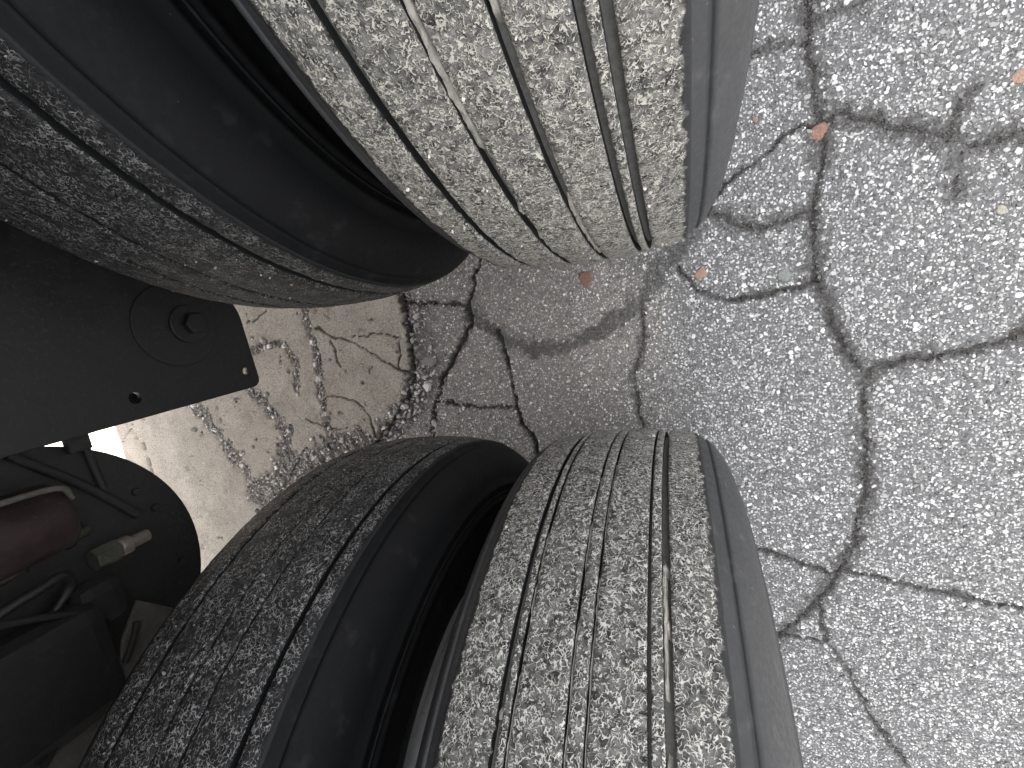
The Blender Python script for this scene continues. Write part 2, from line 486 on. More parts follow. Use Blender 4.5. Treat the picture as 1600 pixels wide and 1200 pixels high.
def ground_fields(x, y):
    """height, crack, slab and gravel masks of the pavement at points x, y"""
    wx = x + 0.008 * (fbm(x * 38, y * 38, 3, 4) - 0.5) * 2 + 0.004 * (vnoise(x * 190, y * 190, 71) - 0.5) * 2
    wy = y + 0.008 * (fbm(x * 38, y * 38, 41, 4) - 0.5) * 2 + 0.004 * (vnoise(x * 190, y * 190, 73) - 0.5) * 2
    ux = x + 0.010 * (fbm(x * 30, y * 30, 3, 3) - 0.5) * 2
    uy = y + 0.010 * (fbm(x * 30, y * 30, 41, 3) - 0.5) * 2
    ex = np.interp(-wy, [-p[1] for p in SLAB_EDGE], [p[0] for p in SLAB_EDGE])
    ex = ex + 0.022 * (fbm(x * 0 + 3.3, y * 30, 15, 3) - 0.5) * 2 + 0.012 * (fbm(x * 95, y * 95, 16, 3) - 0.5) * 2
    slab = sstep(0.004, -0.004, wx - ex)
    crack = np.zeros_like(x)
    slit = np.zeros_like(x)
    z = 0.0016 * (fbm(x * 9, y * 9, 5, 3) - 0.5) * 2 + 0.0016 * (fbm(x * 75, y * 75, 8, 3) - 0.5) * 2 * (1 - slab)
    z = z + 0.0012 * (fbm(x * 45, y * 45, 77, 3) - 0.5) * 2 * slab
    for k, (hw, dep, sl, st) in SPEC.items():
        b = CRACKBOX[k]
        idx = np.nonzero((x > b[0]) & (x < b[1]) & (y > b[2]) & (y < b[3]))[0]
        if len(idx) == 0:
            continue
        xx, yy = (wx[idx], wy[idx]) if k[0] != 'F' else (ux[idx], uy[idx])
        d = poly_dist(xx, yy, LINES[k])
        var = 0.55 + 0.9 * vnoise(x[idx] * 22, y[idx] * 22, 12)
        rag = (1.3 if k[0] != 'F' else 0.3) * (fbm(x[idx] * 130, y[idx] * 130, 23, 3) - 0.5) * 2
        band = sstep(1.45, 0.55, d / (hw * var) + rag) * st * (0.85 + 0.3 * vnoise(x[idx] * 30, y[idx] * 30, 52))
        crack[idx] = np.maximum(crack[idx], np.minimum(band, 1))
        zz = -dep * 0.28 * sstep(1.5, 0.2, d / hw)
        if sl > 0:
            s = sstep(1.3, 0.5, d / (sl * var)) * (1.0 if k[0] in 'DE' else 0.35 + 0.65 * sstep(0.12, 0.35, vnoise(x[idx] * 26, y[idx] * 26, 91)))
            zz = zz - dep * s
            slit[idx] = np.maximum(slit[idx], s)
        z[idx] = z[idx] + zz
    grav = np.zeros_like(x)
    for k, hw in GSPEC.items():
        b = CRACKBOX[k]
        idx = np.nonzero((x > b[0]) & (x < b[1]) & (y > b[2]) & (y < b[3]))[0]
        if len(idx) == 0:
            continue
        d = poly_dist(wx[idx], wy[idx], LINES[k])
        rag = 0.9 * (fbm(x[idx] * 70, y[idx] * 70, 31, 4) - 0.5) * 2
        grav[idx] = np.maximum(grav[idx], sstep(1.25, 0.6, d / hw + rag))
    # crumbled strip on the near side of the slab's edge
    rub = sstep(0.0, 0.015, wx - ex) * sstep(0.10, 0.035, wx - ex + 0.05 * (fbm(x * 40, y * 40, 29, 3) - 0.5)) * (0.45 + 0.55 * sstep(0.02, -0.12, y + 0.03)) * sstep(0.16, 0.1, y) * sstep(-0.9, -0.5, y)
    crack = np.maximum(crack, 0.75 * rub)
    z = z - 0.006 * rub
    # small pop-outs in the slab
    pop = slab * sstep(0.76, 0.84, fbm(x * 45, y * 45, 61, 3))
    grav = np.maximum(grav, pop)
    z = z + slab * 0.006 - 0.0035 * grav * slab
    return z, crack, slab, grav, slit


def dust_and_fill_light(x, y):
    """brown dust between the wheels, tinted paler to make up for weak light"""
    return sstep(0.16, -0.12, x + 0.10 * (fbm(x * 7, y * 7, 14, 4) - 0.5) * 2) * (0.6 + 0.4 * fbm(x * 16, y * 16, 19, 3))


def spaced(parts):
    out = []
    for a, b, s in parts:
        n = max(1, int(round((b - a) / s)))
        out.append(np.linspace(a, b, n, endpoint=False))
    return np.concatenate(out + [[parts[-1][1]]])


def far(a, b, n):
    """geometric spacing from a (near) out to b (far)"""
    s = 1 if b > a else -1
    return a + s * (np.geomspace(0.03, abs(b - a), n))


gx = np.concatenate([far(-2.5, -90, 34)[::-1], spaced([(-2.5, -1.45, 0.014), (-1.45, -1.1, 0.006), (-1.1, 0.72, 0.0037)]), far(0.72, 90, 34)])
gy = np.concatenate([far(-1.25, -90, 34)[::-1], spaced([(-1.25, -1.0, 0.007), (-1.0, 0.56, 0.0038), (0.56, 0.80, 0.008)]), far(0.80, 90, 34)])
GX, GY = np.meshgrid(gx, gy, indexing='ij')
fx, fy = GX.ravel(), GY.ravel()
gz, gcr, gsl, ggr, gslit = ground_fields(fx, fy)
farm = (np.abs(fx) > 3) | (np.abs(fy) > 3)
gz[farm] = 0
me = np_mesh('ground', np.stack([fx, fy, gz], 1), grid_faces(len(gx), len(gy)), {'crack': gcr, 'gravel': ggr, 'dusty': dust_and_fill_light(fx, fy)})
me.materials.append(M['seal'])
me.materials.append(M['slab'])
gf = grid_faces(len(gx), len(gy))
me.polygons.foreach_set('material_index', (gsl[gf].mean(1) > 0.5).astype(np.int32))
ground = link('ground', me)
ground['kind'] = 'structure'
ground['label'] = 'cracked grey chip-seal pavement with a worn beige slab under the trailer'


def chip_geo(x, y, z, r, asp, h, seed, tilt=0.22):
    """angular flat stone chips: 6-sided frustums, all at once"""
    g = np.random.default_rng(seed)
    n = len(x)
    k = 6
    th = (np.arange(k) / k * 2 * np.pi)[None, :] + g.uniform(-0.5, 0.5, (n, k))
    rr = r[:, None] * g.uniform(0.6, 1.3, (n, k))
    rot = g.uniform(0, 2 * np.pi, n)[:, None]
    top = g.uniform(0.68, 0.93, (n, k))

    def ring(s):
        a = rr * s * np.cos(th)
        b = rr * s * np.sin(th) * asp[:, None]
        return a * np.cos(rot) - b * np.sin(rot), a * np.sin(rot) + b * np.cos(rot)
    bx, by = ring(1.0)
    tx, ty = ring(top)
    sx = g.normal(0, tilt, n)[:, None]
    sy = g.normal(0, tilt, n)[:, None]
    hz = h[:, None] * g.uniform(0.85, 1.1, (n, k)) + sx * tx + sy * ty
    v = np.empty((n, 2 * k, 3))
    v[:, :k, 0] = x[:, None] + bx
    v[:, :k, 1] = y[:, None] + by
    v[:, :k, 2] = z[:, None] - 0.0025
    v[:, k:, 0] = x[:, None] + tx
    v[:, k:, 1] = y[:, None] + ty
    v[:, k:, 2] = z[:, None] + np.maximum(hz, 0.0003)
    f = [(i, (i + 1) % k, k + (i + 1) % k, k + i) for i in range(k)] + [(k, k + 1, k + 2, k + 3), (k, k + 3, k + 4, k + 5)]
    f = np.array(f)
    F = (np.arange(n) * 2 * k)[:, None, None] + f[None]
    return v.reshape(-1, 3), F.reshape(-1, 4)


def scatter(x0, x1, y0, y1, sp, g):
    nx, ny = int((x1 - x0) / sp), int((y1 - y0) / sp)
    X, Y = np.meshgrid(np.linspace(x0, x1, nx), np.linspace(y0, y1, ny), indexing='ij')
    X = X.ravel() + g.uniform(-0.5, 0.5, X.size) * sp
    Y = Y.ravel() + g.uniform(-0.5, 0.5, Y.size) * sp
    return X, Y


g = np.random.default_rng(21)
sx, sy = scatter(-0.78, 0.78, -1.2, 0.66, 0.0058, g)
hidden = (np.abs(sx + 0.17) < 0.27) & ((sy > 0.34) | (sy < -0.40))
sx, sy = sx[~hidden], sy[~hidden]
sz, scr, ssl, sgr, sslit = ground_fields(sx, sy)
keep = (ssl < 0.5) & (g.random(len(sx)) > scr * 0.68 + sslit * 1.0)
sx, sy, sz, scr = sx[keep], sy[keep], sz[keep], scr[keep]
sr = np.clip(np.exp(g.normal(math.log(0.0024), 0.44, len(sx))), 0.0011, 0.0062)
sr = sr * np.interp(sx, [-0.02, 0.22], [0.80, 1.0])
tone = np.clip(g.beta(0.95, 0.75, len(sx)), 0, 1) * (1 - 0.82 * np.clip(scr * 1.25, 0, 1))
asp = g.uniform(0.32, 1.0, len(sx))
hh = sr * g.uniform(0.2, 0.42, len(sx))
# the 280 largest chips are stones of their own, in twelve shapes
order = np.argsort(-sr * (1 + 0.35 * (sx > 0.15)))
big, rest = order[:280], order[280:]
warm = sx[rest] < 0.06 + 0.05 * (fbm(sx[rest] * 12, sy[rest] * 12, 4, 3) - 0.5)
for nm, idx, mt in (('stone_chips', rest[~warm], M['chips']), ('stone_chips', rest[warm], M['chips_warm'])):
    v, f = chip_geo(sx[idx], sy[idx], sz[idx], sr[idx], asp[idx], hh[idx], 5)
    o = link(nm, np_mesh(nm, v, f, {'tone': np.repeat(tone[idx], 12)}, smooth=False), mt, ground)
    o['kind'] = 'stuff'
shapes = []
for i in range(12):
    v, f = chip_geo(np.zeros(1), np.zeros(1), np.zeros(1), np.ones(1) * 0.006, np.array([0.5 + 0.04 * i]), np.ones(1) * 0.0022, 100 + i, tilt=0.12)
    m_ = np_mesh('stone', v, f, {'tone': np.full(12, 0.45 + 0.04 * i)}, smooth=False)
    m_.materials.append(M['chips'])
    shapes.append(m_)
for j, i in enumerate(big):
    o = link('stone', shapes[j % 12], None, ground, (sx[i], sy[i], sz[i]))
    s = sr[i] / 0.006
    o.scale = (s, s, s)
    o.rotation_euler = (0, 0, random.uniform(0, 6.28))

# exposed gravel in the worn bands of the beige slab and along its edge
g = np.random.default_rng(33)
qx, qy = scatter(-1.55, -0.5, -0.62, 0.22, 0.0062, g)
qz, qcr, qsl, qgr, qslit = ground_fields(qx, qy)
keep = (g.random(len(qx)) < np.where(qsl > 0.5, qgr * 0.9, 0)) & (qslit < 0.4)
edge_rub = (qsl < 0.5) & (qcr > 0.25) & (qx < -0.48) & (g.random(len(qx)) < 0.6)
keep = keep | edge_rub
qx, qy, qz = qx[keep], qy[keep], qz[keep]
qr = np.clip(np.exp(g.normal(math.log(0.0027), 0.5, len(qx))), 0.0012, 0.012)
qr = qr * (1 + 0.45 * (qx > -0.72) * (qy < -0.02))
v, f = chip_geo(qx, qy, qz, qr, g.uniform(0.55, 1, len(qx)), qr * g.uniform(0.6, 1.1, len(qx)), 6, tilt=0.3)
o = link('gravel', np_mesh('gravel', v, f, {'tone': np.repeat(np.clip(g.beta(1.2, 1.1, len(qx)), 0, 1), 12)}, smooth=False), M['chips_warm'], ground)
o['kind'] = 'stuff'


def pebble(x, y, r, asp, hgt, mat, label, seed, square=False):
    bm = bmesh.new()
    bmesh.ops.create_icosphere(bm, subdivisions=3, radius=1.0)
    g_ = np.random.default_rng(seed)
    ph = g_.uniform(0, 6, 4)
    for v in bm.verts:
        a = math.atan2(v.co.y, v.co.x)
        k = 1 + 0.09 * math.sin(2 * a + ph[0]) + 0.08 * math.sin(3 * a + ph[1]) + 0.06 * math.sin(5 * a + ph[2]) + 0.04 * math.sin(9 * a + ph[3])
        if square:
            k *= 1.0 / max(abs(math.cos(a)), abs(math.sin(a))) ** 0.7
        v.co = Vector((v.co.x * r * k, v.co.y * r * asp * k, math.copysign(abs(v.co.z) ** 0.8, v.co.z) * hgt))
    m_ = bpy.data.meshes.new('pebble')
    bm.to_mesh(m_)
    bm.free()
    for p_ in m_.polygons:
        p_.use_smooth = True
    zz = ground_fields(np.array([x]), np.array([y]))[0][0]
    o = link('pebble', m_, mat, None, (x, y, zz + hgt * 0.35))
    o.rotation_euler = (0, 0, g_.uniform(0, 6))
    tag(o, label, 'pebble', 'coloured pebbles in the pavement')
    return o


pebble(-0.096, 0.109, 0.0165, 0.88, 0.0028, M['pebble_red'], 'large reddish round pebble just below the upper outer tyre', 1)
pebble(0.134, 0.083, 0.0105, 0.95, 0.0024, M['pebble_orange'], 'squarish orange pebble on the bright pavement right of the upper outer tyre foot', 2, True)
pebble(0.340, 0.297, 0.0140, 0.9, 0.0028, M['pebble_red'], 'rust red pebble sitting on the junction of the long cracks', 3)
pebble(0.603, 0.309, 0.0105, 0.9, 0.0024, M['pebble_orange'], 'small orange pebble near the upper right edge of the picture', 4)
pebble(0.279, 0.058, 0.0125, 0.9, 0.0022, M['pebble_grey'], 'flat dark grey pebble left of the long vertical crack', 5)
pebble(0.590, 0.114, 0.0080, 0.9, 0.003, M['pebble_tan'], 'small tan pebble on the right pavement away from the cracks', 6)
pebble(0.242, 0.341, 0.0055, 0.7, 0.003, M['pebble_orange'], 'tiny orange pebble beside the sidewall of the upper outer tyre', 7)

# ---------------------------------------------------------------- tyres
TR, TZ = 0.505, 0.485
Y_UP, Y_LO, DUAL = 0.6169, -0.6111, 0.3387


def angles(center, dense=80, step=0.0026):
    a = np.arange(-dense, dense, math.degrees(step / TR))
    rest_ = np.linspace(dense, 360 - dense, 90, endpoint=False)
    return np.radians(center + np.concatenate([a, rest_]))


def ring_mesh(name, prof, ang, attrs=None, jit=None, smooth=True):
    """lathe profile rows (x, r) about the X axis; jit(angle_len, x) adds to the radius"""
    prof = np.asarray(prof, float)
    na, npf = len(ang), len(prof)
    A = np.repeat(ang[:, None], npf, 1)
    X = np.repeat(prof[None, :, 0], na, 0)
    Rr = np.repeat(prof[None, :, 1], na, 0)
    if jit is not None:
        Rr = Rr + jit(A, X)
    y = Rr * np.cos(A)
    z = Rr * np.sin(A)
    z = np.where(z < -(TZ - 0.004), -(TZ - 0.004) + (z + TZ - 0.004) * 0.05, z)
    v = np.stack([X, y, z], -1).reshape(-1, 3)
    at = {k: np.tile(np.asarray(w, float), na) for k, w in (attrs or {}).items()}
    return np_mesh(name, v, grid_faces(na, npf, True)[:, ::-1], at, smooth)


def crown(x):
    return TR - 0.010 * (abs(x) / 0.098) ** 2.4


FLOOR = 0.011
SIDE = [(0.0975, 0.4935), (0.1005, 0.4915), (0.1045, 0.4890), (0.1062, 0.4872), (0.1070, 0.4855), (0.1080, 0.4860), (0.1095, 0.4868), (0.1120, 0.4845), (0.1160, 0.4800), (0.1210, 0.4730), (0.1260, 0.4650),
        (0.1300, 0.4570), (0.1335, 0.4470), (0.1358, 0.4372), (0.1362, 0.4340), (0.1372, 0.4325), (0.1384, 0.4250), (0.1396, 0.4242), (0.1402, 0.4200), (0.1392, 0.4192), (0.1400, 0.4050), (0.1414, 0.4040), (0.1416, 0.3980), (0.1402, 0.3970), (0.1398, 0.3850), (0.1385, 0.3700), (0.1370, 0.3620), (0.1378, 0.3600), (0.1362, 0.3560),
        (0.1320, 0.3420), (0.1255, 0.3250), (0.1180, 0.3110), (0.1120, 0.3020), (0.1080, 0.2950), (0.1100, 0.2890)]


def tyre(loc, center, ribs, mat_t, mat_s, label, seed, sidewall_dust=0.0, mud=(), sipes=(), grit=120, scuffs=0):
    """ribs: list of (x0, x1); the gaps between them are the grooves"""
    t = empty('truck_tyre', loc)
    tag(t, label, 'tyre', 'dual tyres on the trailer axles')
    ang = angles(center)
    # groove floors
    xs = np.linspace(-0.0972, 0.0972, 60)
    link('tread_base', ring_mesh('tread_base', [(x, crown(x) - FLOOR) for x in xs], ang, {'dust': np.full(60, 0.18)}), M['groove_dusty'] if loc[0] > -0.1 else M['groove_shaded'], t)
    # ribs
    for i, (x0, x1) in enumerate(ribs):
        n = max(5, int((x1 - x0) / 0.0035))
        e = 0.0009
        prof = [(x0 + 0.0004, crown(x0) - FLOOR - 0.002), (x0 + 0.0002, crown(x0) - 0.004), (x0, crown(x0) - e * 1.3)]
        prof += [(x, crown(x)) for x in np.linspace(x0 + e, x1 - e, n)]
        prof += [(x1, crown(x1) - e * 1.3), (x1 - 0.0002, crown(x1) - 0.004), (x1 - 0.0004, crown(x1) - FLOOR - 0.002)]
        pr = np.array(prof)
        # the outer ribs lose their dust towards the shoulder
        du = np.where(pr[:, 1] > TR - 0.0128, 1.0, 0.0)
        du = np.where(pr[:, 1] < np.array([crown(x) for x in pr[:, 0]]) - 0.0025, 0.05, du)
        du = du * np.interp(np.abs(pr[:, 0]), [0.088, 0.0985], [1.0, 0.12])
        sip = [s for s in sipes if s[0] == i]

        def jit(A, X, i=i, x0=x0, x1=x1, sip=sip):
            L = A * TR
            j = 0.0007 * (fbm(L * 70 + 7 * i + seed, X * 70, seed, 3) - 0.5) * 2
            edge = np.minimum(X - x0, x1 - X)
            j = j - 0.0008 * sstep(0.0035, 0.0, edge) * sstep(0.45, 0.75, fbm(L * 110 + seed, X * 0 + i * 3.1, seed + 2, 3))
            for (_, side, a0, a1) in sip:
                near = (X - x0) if side < 0 else (x1 - X)
                on = (np.abs((L / 0.0125) % 1.0 - 0.5) < 0.11) & (A > math.radians(a0)) & (A < math.radians(a1))
                j = j - 0.006 * on * (near < 0.0062)
            return j
        link('tread_rib', ring_mesh('tread_rib', prof, ang, {'dust': du}, jit), mat_t, t)
    # shoulders and sidewalls
    for s in (1, -1):
        pr = [(s * x, r) for x, r in SIDE]
        du = [float(np.interp(abs(x), [0.0975, 0.1035], [0.30, 0.0])) + sidewall_dust for x, r in pr]

        def jit2(A, X, s=s):
            L = A * TR
            sh = np.interp(np.abs(X), [0.0975, 0.101, 0.104, 0.106], [0.0, 1.0, 1.0, 0.0])
            return 0.0009 * sh * (fbm(L * 60, X * 200, seed + 9 + s, 3) - 0.6) * 2
        mm = ring_mesh('sidewall', pr if s > 0 else pr[::-1], ang, {'dust': du if s > 0 else du[::-1]}, jit2)
        link('sidewall', mm, mat_s, t)
        # raised line low on the sidewall
        rp = [(s * 0.1378, 0.4128), (s * 0.1408, 0.4122), (s * 0.1411, 0.4108), (s * 0.1408, 0.4094), (s * 0.1388, 0.4088)]
        link('sidewall_ridge', ring_mesh('sidewall_ridge', rp if s > 0 else rp[::-1], ang, {'dust': [0] * 5}), mat_s, t)
    # short pale scuffs along the shoulder
    g2 = np.random.default_rng(seed + 80)
    vv, ff = [], []
    for k in range(scuffs):
        a0 = math.radians(center + g2.uniform(-60, 60))
        L = g2.uniform(0.003, 0.011)
        u = g2.uniform(0.114, 0.1285)
        wv = g2.uniform(0.0002, 0.0005)
        sr_ = np.interp(u, [q[0] for q in SIDE[6:14]], [q[1] for q in SIDE[6:14]])
        nseg = 5
        b0 = len(vv)
        for i in range(nseg + 1):
            a = a0 + L / TR * i / nseg
            ww = wv * math.sin(math.pi * (0.1 + 0.8 * i / nseg)) + 0.0001
            du_ = 0.0012 * i / nseg * g2.uniform(0.6, 1.0)
            for s_ in (-1, 1):
                uu = u + du_ + s_ * ww
                r_ = np.interp(uu, [q[0] for q in SIDE[6:14]], [q[1] for q in SIDE[6:14]]) + 0.00025
                vv.append((uu + 0.0002, r_ * math.cos(a), r_ * math.sin(a)))
        ff += [(b0 + 2 * i, b0 + 2 * i + 2, b0 + 2 * i + 3, b0 + 2 * i + 1) for i in range(nseg)]
    if scuffs:
        o = link('shoulder_scuffs', np_mesh('shoulder_scuffs', np.array(vv), np.array(ff)), M['scuff'], t)
        o['kind'] = 'stuff'
    # steel wheel
    w = [(0.108, 0.300), (0.112, 0.292), (0.108, 0.284), (0.09, 0.278), (0.07, 0.262), (0.0, 0.255), (-0.07, 0.262), (-0.09, 0.278), (-0.108, 0.284), (-0.112, 0.292), (-0.108, 0.300)]
    link('wheel_rim', ring_mesh('wheel_rim', w, angles(center, 60, 0.02)), M['rim_steel'], t)
    side = 1 if loc[0] < -0.1 else -1
    w = [(side * 0.02, 0.262), (side * 0.05, 0.235), (side * 0.10, 0.205), (side * 0.165, 0.185), (side * 0.165, 0.11), (side * 0.155, 0.11), (side * 0.155, 0.18), (side * 0.09, 0.198), (side * 0.04, 0.228), (side * 0.01, 0.255)]
    link('wheel_disc', ring_mesh('wheel_disc', w if side < 0 else w[::-1], angles(center, 60, 0.02)), M['rim_steel'], t)
    # caked mud in the grooves: (x, half width, from angle, to angle, depth below the crown)
    for q, (x, hw, a0, a1, dep) in enumerate(mud):
        aa = np.radians(np.arange(a0, a1, 0.22))
        xs_ = np.linspace(-1, 1, 7)
        A, XX = np.meshgrid(aa, xs_, indexing='ij')
        L = A * TR
        e = np.clip(np.minimum(A - aa[0], aa[-1] - A) / 0.02, 0, 1)
        wob = 0.35 + 0.85 * fbm(L * 60, np.sign(XX) * 3.3 + q, seed + 5, 3)
        r = crown(x) - dep + 0.0024 * (fbm(L * 150, XX * 3 + q, seed + 6, 3) - 0.5) * 2 - 0.0045 * (np.abs(XX) ** 3) - 0.008 * (1 - e)
        X = x + XX * hw * wob + 0.0007 * (vnoise(L * 60, L * 0, seed + 7) - 0.5)
        v = np.stack([X, r * np.cos(A), r * np.sin(A)], -1).reshape(-1, 3)
        link('groove_mud', np_mesh('groove_mud', v, grid_faces(len(aa), 7)[:, ::-1]), M['mud'], t)
    # bits of grit stuck to the tread
    g_ = np.random.default_rng(seed + 50)
    n = grit
    A = np.radians(center + g_.uniform(-70, 70, n))
    X = g_.uniform(-0.092, 0.092, n)
    ok = np.zeros(n, bool)
    for x0, x1 in ribs:
        ok |= (X > x0 + 0.002) & (X < x1 - 0.002)
    A, X = A[ok], X[ok]
    n = len(A)
    rad = np.clip(np.exp(g_.normal(math.log(0.0009), 0.35, n)), 0.0005, 0.0022)
    v, f = chip_geo(np.zeros(n), np.zeros(n), np.zeros(n), rad, g_.uniform(0.5, 1, n), rad * 0.9, seed + 3)
    v = v.reshape(n, 12, 3)
    base = np.array([crown(x) for x in X])[:, None]
    rr = base + v[:, :, 2] * 1.0 + 0.0002
    aa = A[:, None] + v[:, :, 1] / TR
    vv = np.stack([X[:, None] + v[:, :, 0], rr * np.cos(aa), rr * np.sin(aa)], -1).reshape(-1, 3)
    o = link('grit', np_mesh('grit', vv, f, {'tone': np.repeat(g_.uniform(0.5, 1, n) * (1.0 if loc[0] > -0.1 else 0.55), 12)}, False), M['chips_warm'], t)  # grit on the inner tyres is toned down with their painted shade
    o['kind'] = 'stuff'
    return t


M['tread_uo'] = mat_tread('tread_upper_outer', (0, 0, 0), 1.1, (0.49, 0.463, 0.395), (0.60, 0.575, 0.505), 0.78, 1.5, 0.048, 0.82)
M['tread_lo'] = mat_tread('tread_lower_outer', (3, 1, 2), 1.05, (0.54, 0.52, 0.47), (0.68, 0.66, 0.61), 0.52, 1.2, 0.042, 0.36)
M['tread_ui'] = mat_tread('shaded_tread_upper_inner', (7, 5, 1), 0.60, (0.17, 0.167, 0.157), (0.30, 0.295, 0.28), 0.10, 1.3, 0.034, 0.45, 0.42)  # sparser mud; mud and rubber colours darkened to carry the inner tyre's shade
M['tread_li'] = mat_tread('shaded_tread_lower_inner', (11, 2, 8), 0.60, (0.28, 0.277, 0.27), (0.46, 0.45, 0.44), 0.12, 1.05, 0.030, 0.28, 0.5)  # light falloff towards the inner tyre is put into these darker colours
M['rub_a'] = mat_rubber('tyre_rubber_a', (0, 0, 0), 0.10)
M['rub_b'] = mat_rubber('tyre_rubber_b', (4, 2, 1), 0.17)
M['rub_c'] = mat_rubber('shaded_rubber_c', (8, 1, 5), 0.03, 0.24)  # sidewall rubber darkened in colour for the shade between the duals
M['rub_d'] = mat_rubber('shaded_rubber_d', (2, 9, 3), 0.03, 0.24)  # shaded copy of the tyre rubber, for the lower inner sidewalls
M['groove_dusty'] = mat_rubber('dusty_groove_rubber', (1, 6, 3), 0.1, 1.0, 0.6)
M['groove_shaded'] = mat_rubber('shaded_groove_rubber', (5, 6, 3), 0.05, 0.6, 0.05)  # inner tyre grooves: less dust, and rubber darkened to stand in for shade

tyre((0, Y_UP, TZ), 140, [(-0.098, -0.0668), (-0.0600, -0.0236), (-0.0176, 0.0128), (0.0188, 0.0488), (0.0536, 0.0598), (0.0658, 0.098)], M['tread_uo'], M['rub_a'],
     'outer tyre of the upper pair, tread coated in pale tan mud', 3,
     mud=[(-0.0208, 0.0038, 139, 153, 0.0035), (-0.0208, 0.0036, 158.6, 161.5, 0.004), (0.0158, 0.0038, 136, 145.5, 0.0035), (0.0158, 0.0036, 159.5, 176, 0.0035), (-0.0208, 0.0036, 164, 177, 0.005),
          (-0.0560, 0.0025, 158, 171, 0.0005), (-0.0632, 0.0030, 118, 128, 0.004)], grit=260)
tyre((0, Y_LO, TZ), 38, [(-0.098, -0.0558), (-0.0504, -0.0450), (-0.0422, -0.0060), (-0.0036, 0.0070), (0.0094, 0.0456), (0.0480, 0.0562), (0.0622, 0.098)], M['tread_lo'], M['rub_b'],
     'outer tyre of the lower pair, dark tread veined with thin whitish dried mud', 5,
     mud=[(0.0580, 0.0026, 19, 31, 0.003), (0.0580, 0.0024, 34, 47, 0.004), (0.0592, 0.0034, 19.6, 21, 0.001), (0.0592, 0.0034, 24.5, 26.5, 0.001), (-0.0530, 0.0042, 33, 34.3, 0.0005), (-0.0436, 0.0016, 16, 27, 0.004), (-0.0436, 0.0016, 30, 46, 0.004), (-0.0048, 0.0014, 6, 22, 0.004), (-0.0048, 0.0014, 25, 52, 0.004), (0.0082, 0.0014, 3, 18, 0.004), (0.0082, 0.0014, 21, 40, 0.004)],
     sipes=[(0, 1, 34.0, 60), (4, 1, 28, 60), (4, -1, 36, 60)], grit=200, scuffs=14)
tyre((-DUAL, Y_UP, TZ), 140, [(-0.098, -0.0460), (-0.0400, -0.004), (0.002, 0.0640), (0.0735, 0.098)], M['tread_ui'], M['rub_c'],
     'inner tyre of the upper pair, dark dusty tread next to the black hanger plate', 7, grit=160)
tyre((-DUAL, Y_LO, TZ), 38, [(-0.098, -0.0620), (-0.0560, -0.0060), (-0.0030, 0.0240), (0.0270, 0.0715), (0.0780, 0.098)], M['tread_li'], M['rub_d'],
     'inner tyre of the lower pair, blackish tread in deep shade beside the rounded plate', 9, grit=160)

# ---------------------------------------------------------------- trailer


def box_mesh(name, lo, hi, bev=0.004):
    bm = bmesh.new()
    bmesh.ops.create_cube(bm, size=1.0)
    for v in bm.verts:
        v.co = Vector([lo[i] + (v.co[i] + 0.5) * (hi[i] - lo[i]) for i in range(3)])
    bmesh.ops.bevel(bm, geom=bm.edges[:], offset=bev, segments=2, affect='EDGES', profile=0.5)
    m_ = bpy.data.meshes.new(name)
    bm.to_mesh(m_)
    bm.free()
    return m_


def plate_mesh(name, outline, holes, thick, bevel=0.0012):
    """flat plate in the YZ plane with true holes; outline points are (y, z), the plate spans x -thick..0"""
    cu = bpy.data.curves.new(name, 'CURVE')
    cu.dimensions = '2D'
    cu.fill_mode = 'BOTH'
    cu.extrude = thick / 2 - bevel
    cu.bevel_depth = bevel
    cu.bevel_resolution = 1
    loops = [outline] + [[(c[0] + r * math.cos(a), c[1] + r * math.sin(a)) for a in np.linspace(0, 2 * math.pi, 28, endpoint=False)] for c, r in holes]
    for lp in loops:
        s = cu.splines.new('POLY')
        s.points.add(len(lp) - 1)
        for p_, q in zip(s.points, lp):
            p_.co = (q[0], q[1], 0, 1)
        s.use_cyclic_u = True
    tmp = bpy.data.objects.new('tmp', cu)
    COL.objects.link(tmp)
    dg = bpy.context.evaluated_depsgraph_get()
    m_ = bpy.data.meshes.new_from_object(tmp.evaluated_get(dg))
    bpy.data.objects.remove(tmp)
    bpy.data.curves.remove(cu)
    m_.name = name
    # curve (x, y, z) -> world (z, x, y)
    m_.transform(Matrix(((0, 0, 1, -thick / 2), (1, 0, 0, 0), (0, 1, 0, 0), (0, 0, 0, 1))))
    return m_


def rounded(pts, rad, seg=6):
    """round the corners of a polygon; rad per corner"""
    out = []
    n = len(pts)
    for i, (p, r) in enumerate(zip(pts, rad)):
        p = Vector(p)
        a = (Vector(pts[i - 1]) - p)
        b = (Vector(pts[(i + 1) % n]) - p)
        if r <= 0:
            out.append(tuple(p))
            continue
        p0, p1 = p + a.normalized() * r, p + b.normalized() * r
        for k in range(seg + 1):
            t_ = k / seg
            out.append(tuple((1 - t_) ** 2 * p0 + 2 * t_ * (1 - t_) * p + t_ * t_ * p1))
    return out


